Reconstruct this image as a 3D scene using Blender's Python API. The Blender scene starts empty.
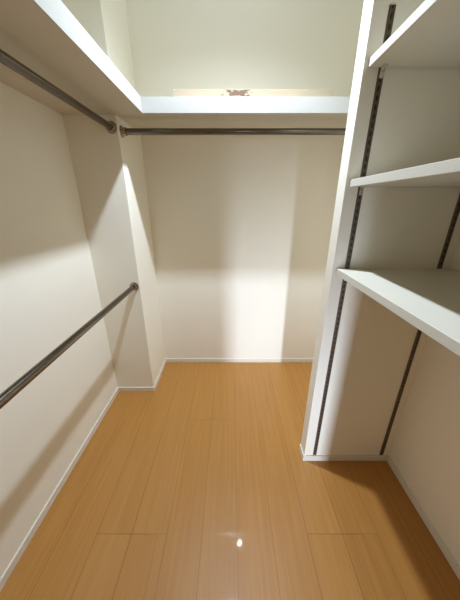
import bpy, bmesh, math
from mathutils import Vector, Matrix

S = bpy.context.scene
COL = S.collection

# ------------------------------------------------------------ camera
PITCH = math.atan2(96, 248)
cd = bpy.data.cameras.new('camera')
cd.sensor_fit = 'HORIZONTAL'
cd.sensor_width = 36.0
cd.lens = 36.0 * 248.0 / 460.0
cd.clip_start = 0.02
cam = bpy.data.objects.new('camera', cd)
cam.location = (0, 0, 1.4)
cam.rotation_euler = (math.pi / 2 - PITCH, 0, 0)
COL.objects.link(cam)
S.camera = cam

# ------------------------------------------------------------ world, lights, exposure
LAMP = (0.033, 1.235, 2.62)
w = bpy.data.worlds.new('world')
S.world = w
w.use_nodes = True
bg = w.node_tree.nodes['Background']
bg.inputs['Color'].default_value = (0.86, 0.92, 1.0, 1)
bg.inputs['Strength'].default_value = 0.0


def light(name, kind, loc, energy, color, **kw):
    d = bpy.data.lights.new(name, kind)
    d.energy = energy
    d.color = color
    for k, v in kw.items():
        setattr(d, k, v)
    o = bpy.data.objects.new(name, d)
    o.location = loc
    COL.objects.link(o)
    return o


lamp = light('ceiling_bulb', 'POINT', LAMP, 132, (0.81, 0.94, 1.09), shadow_soft_size=0.03)
# a recessed downlight: strong below, weak towards the sides, nothing upwards (like a photometric file)
lamp.data.use_nodes = True
lnt = lamp.data.node_tree
ltc = lnt.nodes.new('ShaderNodeTexCoord')
lsp = lnt.nodes.new('ShaderNodeSeparateXYZ')
lng = lnt.nodes.new('ShaderNodeMath')
lng.operation = 'MULTIPLY'
lng.inputs[1].default_value = -1.0
lrp = lnt.nodes.new('ShaderNodeValToRGB')
LOBE = [(0.0, 0.0), (0.06, 0.03), (0.40, 0.020), (0.57, 0.060), (0.70, 0.50), (0.80, 0.90), (0.90, 1.0)]
els = lrp.color_ramp.elements
els[0].position, els[1].position = LOBE[0][0], LOBE[-1][0]
els[0].color, els[1].color = (0, 0, 0, 1), (1, 1, 1, 1)
for p_, v_ in LOBE[1:-1]:
    els.new(p_).color = (v_, v_, v_, 1)
lnt.links.new(ltc.outputs['Normal'], lsp.inputs[0])
lnt.links.new(lsp.outputs[2], lng.inputs[0])
lnt.links.new(lng.outputs[0], lrp.inputs[0])
lnt.links.new(lrp.outputs[0], lnt.nodes['Emission'].inputs['Strength'])
# light of the next room, falling in through the entrance behind the viewer
win = light('next_room_light', 'AREA', (0.168, -3.5, 0.70), 5.4, (0.76, 0.88, 1.08),
            shape='RECTANGLE', size=0.14, size_y=0.9, spread=math.radians(32))
win.rotation_euler = (Vector((0.26, 1.0, 0.25)) - win.location).to_track_quat('-Z', 'Y').to_euler()

S.view_settings.view_transform = 'Standard'
S.view_settings.look = 'None'
S.view_settings.gamma = 1.0
S.view_settings.exposure = 0.25
S.view_settings.use_curve_mapping = False
S.cycles.use_denoising = True
S.cycles.max_bounces = 16
S.cycles.diffuse_bounces = 12
S.cycles.sample_clamp_indirect = 6.0

# ------------------------------------------------------------ dimensions (metres)
XL, XR = -0.895, 0.921          # side walls
YB, YF = 1.985, -0.50           # far wall, wall with the entrance
ZC = 2.67                       # ceiling
CX, CY = -0.609, 1.593          # column: right face, front face
PX, PY0, PY1 = 0.431, 1.018, 1.092   # partition: end, front face, far face
ZS0, ZS1 = 1.844, 1.914         # upper shelf
SX, SY = -0.458, 1.562          # its front edges


# ------------------------------------------------------------ materials
def mat(name):
    m = bpy.data.materials.new(name)
    m.use_nodes = True
    nt = m.node_tree
    return m, nt, nt.nodes['Principled BSDF']


def N(nt, kind, **kw):
    n = nt.nodes.new(kind)
    for k, v in kw.items():
        setattr(n, k, v)
    return n


def math_node(nt, op, a, b=None, c=None):
    n = nt.nodes.new('ShaderNodeMath')
    n.operation = op
    for i, v in enumerate((a, b, c)):
        if v is None:
            continue
        if isinstance(v, (int, float)):
            n.inputs[i].default_value = v
        else:
            nt.links.new(v, n.inputs[i])
    return n.outputs[0]


def mix(nt, fac, a, b):
    n = nt.nodes.new('ShaderNodeMix')
    n.data_type = 'RGBA'
    for sock, v in ((n.inputs[0], fac), (n.inputs[6], a), (n.inputs[7], b)):
        if isinstance(v, tuple):
            sock.default_value = (*v, 1) if len(v) == 3 else v
        elif isinstance(v, (int, float)):
            sock.default_value = v
        else:
            nt.links.new(v, sock)
    return n.outputs[2]


def bump(nt, bs, height, strength, dist):
    b = N(nt, 'ShaderNodeBump')
    b.inputs['Strength'].default_value = strength
    b.inputs['Distance'].default_value = dist
    nt.links.new(height, b.inputs['Height'])
    nt.links.new(b.outputs[0], bs.inputs['Normal'])


def paper(name, col, scale=260, strength=0.25):
    m, nt, bs = mat(name)
    tc = N(nt, 'ShaderNodeTexCoord')
    ns = N(nt, 'ShaderNodeTexNoise')
    ns.inputs['Scale'].default_value = scale
    ns.inputs['Detail'].default_value = 3
    nt.links.new(tc.outputs['Object'], ns.inputs['Vector'])
    c2 = tuple(c * 0.955 for c in col)
    nt.links.new(mix(nt, ns.outputs[0], c2, col), bs.inputs['Base Color'])
    bs.inputs['Roughness'].default_value = 0.85
    bs.inputs['Specular IOR Level'].default_value = 0.25
    bump(nt, bs, ns.outputs[0], strength, 0.0008)
    return m


def lacquer(name, col, rough=0.4, spec=0.4):
    m, nt, bs = mat(name)
    tc = N(nt, 'ShaderNodeTexCoord')
    ns = N(nt, 'ShaderNodeTexNoise')
    ns.inputs['Scale'].default_value = 90
    nt.links.new(tc.outputs['Object'], ns.inputs['Vector'])
    nt.links.new(mix(nt, ns.outputs[0], tuple(c * 0.97 for c in col), col), bs.inputs['Base Color'])
    bs.inputs['Roughness'].default_value = rough
    bs.inputs['Specular IOR Level'].default_value = spec
    return m


def metal(name, col, rough):
    m, nt, bs = mat(name)
    tc = N(nt, 'ShaderNodeTexCoord')
    ns = N(nt, 'ShaderNodeTexNoise')
    ns.inputs['Scale'].default_value = 500
    nt.links.new(tc.outputs['Object'], ns.inputs['Vector'])
    nt.links.new(mix(nt, ns.outputs[0], tuple(c * 0.9 for c in col), col), bs.inputs['Base Color'])
    bs.inputs['Metallic'].default_value = 1.0
    bs.inputs['Roughness'].default_value = rough
    return m


M = {}
M['wall'] = paper('cream_wallpaper', (0.89, 0.853, 0.752))
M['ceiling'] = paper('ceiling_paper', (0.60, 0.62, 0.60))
M['door'] = lacquer('added_door_panel', (0.76, 0.64, 0.46), 0.5)
M['trim'] = lacquer('white_trim', (0.77, 0.735, 0.64), 0.45)
M['shelf'] = lacquer('white_melamine', (0.62, 0.575, 0.47), 0.38)
M['edge'] = lacquer('white_edge_tape', (0.66, 0.635, 0.56), 0.42)
M['slab'] = lacquer('white_laminate', (0.66, 0.625, 0.53), 0.38)
M['thick_edge'] = lacquer('white_lipping_toned_down', (0.46, 0.45, 0.415), 0.42)  # colour darkened to offset the strong lamplight falling on this edge
M['steel'] = metal('brushed_steel', (0.19, 0.165, 0.138), 0.20)
M['chrome'] = metal('polished_steel', (0.42, 0.36, 0.28), 0.10)
M['clip'] = metal('zinc_clip', (0.85, 0.82, 0.76), 0.22)
M['screw'] = metal('screw_head', (0.55, 0.52, 0.48), 0.35)


def wood_floor():
    m, nt, bs = mat('oak_floorboards')
    L = nt.links.new
    tc = N(nt, 'ShaderNodeTexCoord')
    sp = N(nt, 'ShaderNodeSeparateXYZ')
    L(tc.outputs['Object'], sp.inputs[0])
    X, Y = sp.outputs[0], sp.outputs[1]
    W = 0.1595
    u = math_node(nt, 'DIVIDE', math_node(nt, 'ADD', X, -0.032 + 40 * W), W)
    strip = math_node(nt, 'FLOOR', u)
    fu = math_node(nt, 'FRACT', u)
    board = math_node(nt, 'FLOOR', math_node(nt, 'DIVIDE', strip, 2.0))     # two strips make one board
    # joints: boards 1.8 m long, staggered by a third from board to board
    off = math_node(nt, 'MULTIPLY', math_node(nt, 'MODULO', math_node(nt, 'ADD', board, 0.0), 3.0), 0.64)
    v = math_node(nt, 'DIVIDE', math_node(nt, 'ADD', math_node(nt, 'SUBTRACT', Y, off), -0.668 + 1.92 * 4), 1.92)
    seg = math_node(nt, 'FLOOR', v)
    fv = math_node(nt, 'FRACT', v)
    # distances to the lines, metres
    du = math_node(nt, 'MULTIPLY', math_node(nt, 'MINIMUM', fu, math_node(nt, 'SUBTRACT', 1.0, fu)), W)
    dv = math_node(nt, 'MULTIPLY', math_node(nt, 'MINIMUM', fv, math_node(nt, 'SUBTRACT', 1.0, fv)), 1.92)
    d = math_node(nt, 'MINIMUM', du, dv)
    groove = math_node(nt, 'SUBTRACT', 1.0, math_node(nt, 'MINIMUM', math_node(nt, 'DIVIDE', d, 0.0022), 1.0))
    lr = N(nt, 'ShaderNodeTexWhiteNoise')
    lr.noise_dimensions = '1D'
    L(math_node(nt, 'ROUND', u), lr.inputs['W'])
    seam = math_node(nt, 'MULTIPLY', groove, math_node(nt, 'ADD', 0.40, math_node(nt, 'MULTIPLY', lr.outputs[0], 0.45)))
    # grain: noise stretched along the boards, different in every strip
    cb = N(nt, 'ShaderNodeCombineXYZ')
    L(math_node(nt, 'MULTIPLY', X, 70.0), cb.inputs[0])
    L(math_node(nt, 'MULTIPLY', Y, 2.2), cb.inputs[1])
    L(math_node(nt, 'ADD', math_node(nt, 'MULTIPLY', strip, 7.31), math_node(nt, 'MULTIPLY', seg, 3.77)), cb.inputs[2])
    g = N(nt, 'ShaderNodeTexNoise')
    g.inputs['Scale'].default_value = 1.0
    g.inputs['Detail'].default_value = 5
    g.inputs['Distortion'].default_value = 0.6
    L(cb.outputs[0], g.inputs['Vector'])
    cb2 = N(nt, 'ShaderNodeCombineXYZ')
    L(math_node(nt, 'MULTIPLY', X, 420.0), cb2.inputs[0])
    L(math_node(nt, 'MULTIPLY', Y, 16.0), cb2.inputs[1])
    L(strip, cb2.inputs[2])
    g2 = N(nt, 'ShaderNodeTexNoise')
    g2.inputs['Scale'].default_value = 1.0
    g2.inputs['Detail'].default_value = 2
    L(cb2.outputs[0], g2.inputs['Vector'])
    wn = N(nt, 'ShaderNodeTexWhiteNoise')
    wn.noise_dimensions = '2D'
    cb3 = N(nt, 'ShaderNodeCombineXYZ')
    L(strip, cb3.inputs[0])
    L(seg, cb3.inputs[1])
    L(cb3.outputs[0], wn.inputs['Vector'])
    ramp = N(nt, 'ShaderNodeMapRange')
    L(g.outputs[0], ramp.inputs[0])
    ramp.inputs[1].default_value = 0.3
    ramp.inputs[2].default_value = 0.7
    c1 = mix(nt, ramp.outputs[0], FLOOR_D, FLOOR_L)
    c2 = mix(nt, math_node(nt, 'MULTIPLY', wn.outputs[0], 0.32), c1, FLOOR_T)
    c3 = mix(nt, math_node(nt, 'MULTIPLY', g2.outputs[0], 0.22), c2, FLOOR_D)
    c4 = mix(nt, seam, c3, (0.13, 0.055, 0.015))
    L(c4, bs.inputs['Base Color'])
    r = math_node(nt, 'ADD', 0.40, math_node(nt, 'MULTIPLY', g2.outputs[0], 0.10))
    L(r, bs.inputs['Roughness'])
    bs.inputs['Specular IOR Level'].default_value = 0.35
    coat = math_node(nt, 'MULTIPLY', math_node(nt, 'SUBTRACT', 1.0, groove), 0.30)
    L(coat, bs.inputs['Coat Weight'])
    bs.inputs['Coat Roughness'].default_value = 0.05
    h = math_node(nt, 'SUBTRACT', math_node(nt, 'MULTIPLY', g2.outputs[0], 0.10), groove)
    bump(nt, bs, h, 0.15, 0.0006)
    return m


FLOOR_L = (0.46, 0.215, 0.048)
FLOOR_D = (0.385, 0.172, 0.033)
FLOOR_T = (0.50, 0.252, 0.066)
M['floor'] = wood_floor()


def standard_material():
    m, nt, bs = mat('bronze_slotted_metal')
    L = nt.links.new
    tc = N(nt, 'ShaderNodeTexCoord')
    sp = N(nt, 'ShaderNodeSeparateXYZ')
    L(tc.outputs['Object'], sp.inputs[0])
    ax = math_node(nt, 'ABSOLUTE', sp.outputs[0])
    inx = math_node(nt, 'LESS_THAN', ax, 0.0030)
    fz = math_node(nt, 'FRACT', math_node(nt, 'DIVIDE', sp.outputs[2], 0.0254))
    inz = math_node(nt, 'LESS_THAN', fz, 0.55)
    s = math_node(nt, 'MULTIPLY', inx, inz)
    L(mix(nt, s, (0.15, 0.115, 0.085), (0.02, 0.016, 0.013)), bs.inputs['Base Color'])
    L(math_node(nt, 'MULTIPLY', math_node(nt, 'SUBTRACT', 1.0, s), 0.55), bs.inputs['Metallic'])
    bs.inputs['Roughness'].default_value = 0.42
    return m


M['bronze'] = standard_material()


def batten_material():
    m, nt, bs = mat('bare_pine_with_stain')
    L = nt.links.new
    tc = N(nt, 'ShaderNodeTexCoord')
    sp = N(nt, 'ShaderNodeSeparateXYZ')
    L(tc.outputs['Object'], sp.inputs[0])
    X, Z = sp.outputs[0], sp.outputs[2]
    mp = N(nt, 'ShaderNodeMapping')
    mp.inputs['Scale'].default_value = (6, 90, 160)
    L(tc.outputs['Object'], mp.inputs['Vector'])
    g = N(nt, 'ShaderNodeTexNoise')
    g.inputs['Scale'].default_value = 1
    g.inputs['Detail'].default_value = 4
    L(mp.outputs[0], g.inputs['Vector'])
    base = mix(nt, g.outputs[0], (0.24, 0.18, 0.11), (0.36, 0.30, 0.21))
    # brown blotch near the middle
    mp2 = N(nt, 'ShaderNodeMapping')
    mp2.inputs['Scale'].default_value = (34, 60, 120)
    L(tc.outputs['Object'], mp2.inputs['Vector'])
    b = N(nt, 'ShaderNodeTexNoise')
    b.inputs['Scale'].default_value = 1
    b.inputs['Detail'].default_value = 5
    L(mp2.outputs[0], b.inputs['Vector'])
    dx = math_node(nt, 'DIVIDE', math_node(nt, 'ABSOLUTE', math_node(nt, 'ADD', X, 0.078)), 0.10)
    dz = math_node(nt, 'DIVIDE', math_node(nt, 'ABSOLUTE', math_node(nt, 'ADD', Z, -0.026)), 0.026)
    fall = math_node(nt, 'SUBTRACT', 1.0, math_node(nt, 'MAXIMUM', dx, dz))
    k = math_node(nt, 'ADD', math_node(nt, 'MULTIPLY', fall, 0.42), b.outputs[0])
    st = math_node(nt, 'MULTIPLY', math_node(nt, 'GREATER_THAN', k, 0.70), math_node(nt, 'GREATER_THAN', fall, 0.0))
    L(mix(nt, st, base, (0.10, 0.052, 0.024)), bs.inputs['Base Color'])
    bs.inputs['Roughness'].default_value = 0.7
    return m


M['batten'] = batten_material()
mm, nt, bs = mat('lamp_diffuser')
bs.inputs['Base Color'].default_value = (0.9, 0.9, 0.88, 1)
bs.inputs['Emission Color'].default_value = (1.0, 0.94, 0.83, 1)
bs.inputs['Emission Strength'].default_value = 6.0
M['diffuser'] = mm


# ------------------------------------------------------------ mesh helpers
def finish(name, bm, material, parent=None, origin=(0, 0, 0), smooth=False):
    bmesh.ops.recalc_face_normals(bm, faces=bm.faces)
    me = bpy.data.meshes.new(name)
    bm.to_mesh(me)
    bm.free()
    me.materials.append(material)
    if smooth:
        for p in me.polygons:
            p.use_smooth = True
        me.set_sharp_from_angle(angle=math.radians(40))
    o = bpy.data.objects.new(name, me)
    COL.objects.link(o)
    if parent is not None:
        o.parent = parent
    o.location = origin
    return o


def box_bm(x0, x1, y0, y1, z0, z1, bevel=0.0, seg=2):
    bm = bmesh.new()
    bmesh.ops.create_cube(bm, size=1.0)
    for v in bm.verts:
        v.co = Vector(((x0 + x1) / 2 + v.co.x * (x1 - x0), (y0 + y1) / 2 + v.co.y * (y1 - y0),
                       (z0 + z1) / 2 + v.co.z * (z1 - z0)))
    if bevel:
        bmesh.ops.bevel(bm, geom=bm.edges[:], offset=bevel, segments=seg, affect='EDGES', profile=0.5)
    return bm


def prism_bm(pts, z0, z1, bevel=0.0):
    bm = bmesh.new()
    a = [bm.verts.new((x, y, z0)) for x, y in pts]
    b = [bm.verts.new((x, y, z1)) for x, y in pts]
    bm.faces.new(a)
    bm.faces.new(b)
    n = len(pts)
    for i in range(n):
        bm.faces.new((a[i], a[(i + 1) % n], b[(i + 1) % n], b[i]))
    if bevel:
        bmesh.ops.bevel(bm, geom=bm.edges[:], offset=bevel, segments=2, affect='EDGES', profile=0.5)
    return bm


def lathe_bm(profile, axis, seg=48):
    """profile: (radius, distance along axis) pairs; turned round the axis direction."""
    bm = bmesh.new()
    ax = Vector(axis).normalized()
    rot = Vector((0, 0, 1)).rotation_difference(ax).to_matrix()
    rings = []
    for r, t in profile:
        ring = []
        if r < 1e-6:
            ring = [bm.verts.new(rot @ Vector((0, 0, t)))]
        else:
            for i in range(seg):
                a = 2 * math.pi * i / seg
                ring.append(bm.verts.new(rot @ Vector((r * math.cos(a), r * math.sin(a), t))))
        rings.append(ring)
    for p, q in zip(rings, rings[1:]):
        for i in range(seg):
            j = (i + 1) % seg
            if len(p) == 1 and len(q) == 1:
                continue
            if len(p) == 1:
                bm.faces.new((p[0], q[i], q[j]))
            elif len(q) == 1:
                bm.faces.new((p[i], p[j], q[0]))
            else:
                bm.faces.new((p[i], p[j], q[j], q[i]))
    return bm


def struct(name, bm, material, smooth=False):
    o = finish(name, bm, material, smooth=smooth)
    o['kind'] = 'structure'
    return o


def thing(name, label, cat, loc, group=None):
    o = bpy.data.objects.new(name, None)
    COL.objects.link(o)
    o.location = loc
    o.empty_display_size = 0.1
    o['label'] = label
    o['category'] = cat
    if group:
        o['group'] = group
    return o


def copy_thing(root, loc, label):
    r = root.copy()
    COL.objects.link(r)
    r.location = loc
    r['label'] = label
    for ch in root.children:
        c = ch.copy()
        COL.objects.link(c)
        c.parent = r
        for g in ch.children:
            d = g.copy()
            COL.objects.link(d)
            d.parent = c
    return r


# ------------------------------------------------------------ the room
T = 0.10
struct('floor', box_bm(-1.6, 1.6, -3.9, YB + T, -0.08, 0.0), M['floor'])
struct('ceiling', box_bm(XL - T, XR + T, YF - T, YB + T, ZC, ZC + 0.08), M['ceiling'])
struct('wall_left', box_bm(XL - T, XL, YF, YB + T, 0, ZC), M['wall'])
struct('wall_right', box_bm(XR, XR + T, YF, YB + T, 0, ZC), M['wall'])
struct('wall_back', box_bm(XL, XR, YB, YB + T, 0, ZC), M['wall'])
struct('wall_column', box_bm(XL, CX, CY, YB, 0, ZC, 0.002), M['wall'])
struct('wall_partition', box_bm(PX, XR, PY0, PY1, 0, ZC, 0.002), M['wall'])
# return wall behind the viewer; the entrance beside it is open to the next room
DX0, DX1, DZ = -0.55, 0.42, 1.93
struct('wall_front', box_bm(XL - T, DX0, YF - T, YF, 0, ZC), M['wall'])
struct('wall_front_right', box_bm(DX1, XR + T, YF - T, YF, 0, ZC), M['wall'])
struct('wall_front_top', box_bm(DX0, DX1, YF - T, YF, DZ, ZC), M['wall'])
# added unseen door, angled to cut the next-room light off on the left
hx, hy, ex, ey = DX0 + 0.01, YF - T - 0.005, 0.09, -1.05
ln = math.hypot(ex - hx, ey - hy)
nx, ny = -(ey - hy) / ln * 0.035, (ex - hx) / ln * 0.035
struct('added_door', prism_bm([(hx, hy), (ex, ey), (ex - nx, ey - ny), (hx - nx, hy - ny)], 0.006, DZ - 0.005, 0.002), M['door'])

BH, BT = 0.040, 0.007


def base(name, x0, x1, y0, y1, h=BH):
    return struct(name, box_bm(x0, x1, y0, y1, 0.0, h, 0.0018), M['trim'])


base('baseboard_left', XL, XL + BT, YF, CY)
base('baseboard_column', XL + BT, CX + BT, CY - BT, CY)
base('baseboard_column_side', CX, CX + BT, CY, YB)
base('baseboard_back', CX + BT, XR, YB - BT, YB)
base('baseboard_partition', PX - BT, XR, PY0 - BT, PY0)
base('baseboard_partition_end', PX - BT, PX, PY0, PY1)
base('baseboard_right', XR - BT, XR, YF, PY0 - BT)

# ------------------------------------------------------------ upper shelf (two thick boards meeting at the corner)
t = thing('upper_shelf', 'thick white upper shelf running along the left wall above the hanging rods', 'shelf',
          (SX, 0.5, ZS0), 'thick white upper shelves')
ox, oy, oz = SX, 0.5, ZS0
finish('board', box_bm(XL + 0.001 - ox, SX - 0.003 - ox, YF + 0.001 - oy, CY - 0.001 - oy, 0, ZS1 - ZS0), M['shelf'], t)
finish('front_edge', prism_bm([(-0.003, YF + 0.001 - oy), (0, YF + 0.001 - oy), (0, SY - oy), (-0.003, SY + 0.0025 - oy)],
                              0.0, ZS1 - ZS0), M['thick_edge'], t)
t = thing('upper_shelf', 'thick white upper shelf across the back wall with a wooden strip on it', 'shelf',
          (0.2, SY, ZS0), 'thick white upper shelves')
ox, oy = 0.2, SY
pts = [(SX - 0.002, SY + 0.003), (XR - 0.001, SY + 0.003), (XR - 0.001, YB - 0.001), (CX + 0.001, YB - 0.001),
       (CX + 0.001, CY + 0.0005), (SX - 0.002, CY + 0.0005)]
finish('board', prism_bm([(x - ox, y - oy) for x, y in pts], 0, ZS1 - ZS0), M['shelf'], t)
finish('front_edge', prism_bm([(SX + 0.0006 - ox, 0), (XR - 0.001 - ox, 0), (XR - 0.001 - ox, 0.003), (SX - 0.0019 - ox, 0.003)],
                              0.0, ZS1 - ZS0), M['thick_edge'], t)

# ------------------------------------------------------------ adjustable shelves on the right
SHX, SHY0, SHY1, SHT = 0.445, YF + 0.002, PY0 - 0.006, 0.025
shelf_label = {
    1.809: 'topmost white adjustable shelf on the right, pale underside seen from below',
    1.459: 'middle white adjustable shelf on the right, seen almost edge on',
    1.124: 'lowest white adjustable shelf on the right, its top lit along the front edge',
}
first = None
for z, lab in shelf_label.items():
    if first is None:
        first = thing('adjustable_shelf', lab, 'shelf', (SHX, 0.26, z), 'adjustable white shelves on the right')
        finish('board', box_bm(0.002, XR - 0.002 - SHX, SHY0 - 0.26, SHY1 - 0.26, 0, SHT, 0.0006, 1), M['slab'], first)
        finish('edge_band', box_bm(0.0, 0.002, SHY0 - 0.26, SHY1 - 0.26, 0, SHT, 0.0007, 1), M['edge'], first)
    else:
        copy_thing(first, (SHX, 0.26, z), lab)

# ------------------------------------------------------------ slotted standards on the partition
ZT0, ZT1 = 0.046, 1.958
def standard_bm():
    wd, dp, th = 0.0095, 0.0045, 0.0016
    prof = [(-wd, 0), (-wd, -dp * .7), (-wd + dp * .3, -dp), (-0.004, -dp), (-0.004, -dp + th), (0.004, -dp + th),
            (0.004, -dp), (wd - dp * .3, -dp), (wd, -dp * .7), (wd, 0)]
    return prism_bm(prof, 0, ZT1 - ZT0)


sx1, sx2 = 0.490, 0.876
o = finish('shelf_standard', standard_bm(), M['bronze'], origin=(sx1, PY0 - 0.0002, ZT0))
o['label'] = 'dark slotted metal shelf strip nearest the outer edge of the partition'
o['category'] = 'shelf rail'
o['group'] = 'slotted shelf strips'
o2 = o.copy()
COL.objects.link(o2)
o2.location = (sx2, PY0 - 0.0002, ZT0)
o2['label'] = 'dark slotted metal shelf strip in the corner beside the right wall'


# shelf clips: a hooked plate on the strip whose curled tongue carries the shelf
def strip_bm(path, half, th):
    """bent strip: path of (y, z) points, width along x"""
    bm = bmesh.new()
    n = len(path)
    rows = []
    for i, (y, z) in enumerate(path):
        a = Vector(path[max(i - 1, 0)])
        b = Vector(path[min(i + 1, n - 1)])
        d = (b - a).normalized()
        nx = Vector((-d.y, d.x)) * th / 2
        rows.append([bm.verts.new((-half, y + nx.x, z + nx.y)), bm.verts.new((half, y + nx.x, z + nx.y)),
                     bm.verts.new((half, y - nx.x, z - nx.y)), bm.verts.new((-half, y - nx.x, z - nx.y))])
    for p, q in zip(rows, rows[1:]):
        for i in range(4):
            j = (i + 1) % 4
            bm.faces.new((p[i], p[j], q[j], q[i]))
    bm.faces.new(rows[0])
    bm.faces.new(rows[-1][::-1])
    return bm


path = [(-0.0062, -0.028), (-0.0062, -0.020), (-0.0075, -0.012)]
for k in range(1, 9):
    a = math.radians(k * 90 / 8)
    path.append((-0.0075 - 0.011 * (1 - math.cos(a)), -0.0125 + 0.011 * math.sin(a)))
path.append((-0.030, -0.0014))
clip = None
for (z, x), lab in {
    (1.809, sx1): 'bright curled metal clip under the topmost shelf on the outer strip',
    (1.459, sx1): 'small metal clip under the middle shelf on the outer strip',
    (1.124, sx1): 'small metal clip under the lowest shelf on the outer strip',
}.items():
    if clip is None:
        clip = thing('shelf_clip', lab, 'clip', (x, PY0 - 0.0002, z), 'metal shelf clips')
        finish('clip_tongue', strip_bm(path, 0.0065, 0.0018), M['clip'], clip, smooth=True)
        finish('hook', box_bm(-0.0028, 0.0028, -0.0068, -0.001, -0.030, -0.020, 0.0005, 1), M['bronze'], clip)
    else:
        copy_thing(clip, (x, PY0 - 0.0002, z), lab)


# ------------------------------------------------------------ hanging rods
def flange_profile():
    # wall plate, rounded shoulder, socket collar
    return [(0.0, 0.0), (0.030, 0.0), (0.030, 0.003), (0.0285, 0.0055), (0.024, 0.0065), (0.0215, 0.008), (0.0205, 0.011),
            (0.0205, 0.026), (0.0198, 0.0275), (0.0165, 0.0275), (0.0165, 0.010), (0.0, 0.010)]


def rod(label, a, b, flanges):
    a, b = Vector(a), Vector(b)
    d = (b - a).normalized()
    ln = (b - a).length
    mid = (a + b) / 2
    t = thing('hanging_rod', label, 'clothes rod', mid, 'steel hanging rods')
    r = 0.0160
    g = 0.0105
    tube = lathe_bm([(0, g), (r, g), (r, ln - g), (0, ln - g)], d, 40)
    o = finish('tube', tube, M['steel'], t, origin=a - mid, smooth=True)
    for end in flanges:
        p, dd = (a, d) if end == 0 else (b, -d)
        f = finish('flange', lathe_bm(flange_profile(), dd, 40), M['chrome'], t, origin=p - mid, smooth=True)
        # two countersunk screws on the plate
        side = Vector((0, 0, 1))
        for s in (-1, 1):
            sc = finish('screw', lathe_bm([(0.0, 0.0), (0.0030, 0.0), (0.0026, 0.0012), (0.0, 0.0016)], dd, 14), M['screw'], f,
                        origin=side * s * 0.0258 + dd * 0.0055, smooth=True)
    return t


rod('long steel hanging rod directly under the left upper shelf', (-0.643, YF, 1.787), (-0.643, CY, 1.787), (0, 1))
rod('low steel hanging rod along the left wall at waist height', (-0.646, YF, 0.882), (-0.646, CY, 0.882), (0, 1))
rod('steel hanging rod across the back under the back shelf', (CX, 1.640, 1.779), (XR, 1.640, 1.779), (0, 1))

# ------------------------------------------------------------ loose strip of wood on the back shelf
bx = box_bm(-0.417, 0.417, 0, 0.030, 0, 0.042, 0.0012, 1)
bmesh.ops.subdivide_edges(bx, edges=[e for e in bx.edges if abs(e.verts[0].co.x - e.verts[1].co.x) > 0.5], cuts=12)
for v in bx.verts:
    v.co.z += 0.0006 * math.sin(v.co.x * 9) * (v.co.z / 0.042)
    v.co.y += 0.0010 * math.sin(v.co.x * 5 + 0.4)
o = finish('wooden_strip', bx, M['batten'], origin=(0.118, 1.600, ZS1 + 0.0005))
o['label'] = 'pale bare wood strip with a ragged brown stain lying on the back upper shelf'
o['category'] = 'wood strip'

# ------------------------------------------------------------ ceiling lamp (above the frame)
t = thing('ceiling_light', 'small round white ceiling light above the closet aisle', 'light', (LAMP[0], LAMP[1], ZC))
finish('housing', lathe_bm([(0.0, 0.0), (0.060, 0.0), (0.060, -0.008), (0.052, -0.012), (0.046, -0.004), (0.0, -0.004)],
                           (0, 0, 1), 40), M['trim'], t, smooth=True)

t = thing('ceiling_light', 'added tiny ceiling spot, out of view, that makes the floor glint', 'light', (0.1215, 1.834, ZC))  # added spot, put in only to make the glint on the floorboards
finish('housing', lathe_bm([(0.0, 0.0), (0.030, 0.0), (0.030, -0.006), (0.024, -0.008), (0.020, -0.003), (0.0, -0.003)],
                           (0, 0, 1), 32), M['trim'], t, smooth=True)
spot = light('added_glint_spot', 'SPOT', (0.1215, 1.834, ZC - 0.03), 5, (1.0, 0.97, 0.9), shadow_soft_size=0.011,
             spot_size=math.radians(14), spot_blend=0.6)
spot.rotation_euler = (Vector((0.042, 0.636, 0.0)) - spot.location).to_track_quat('-Z', 'Y').to_euler()
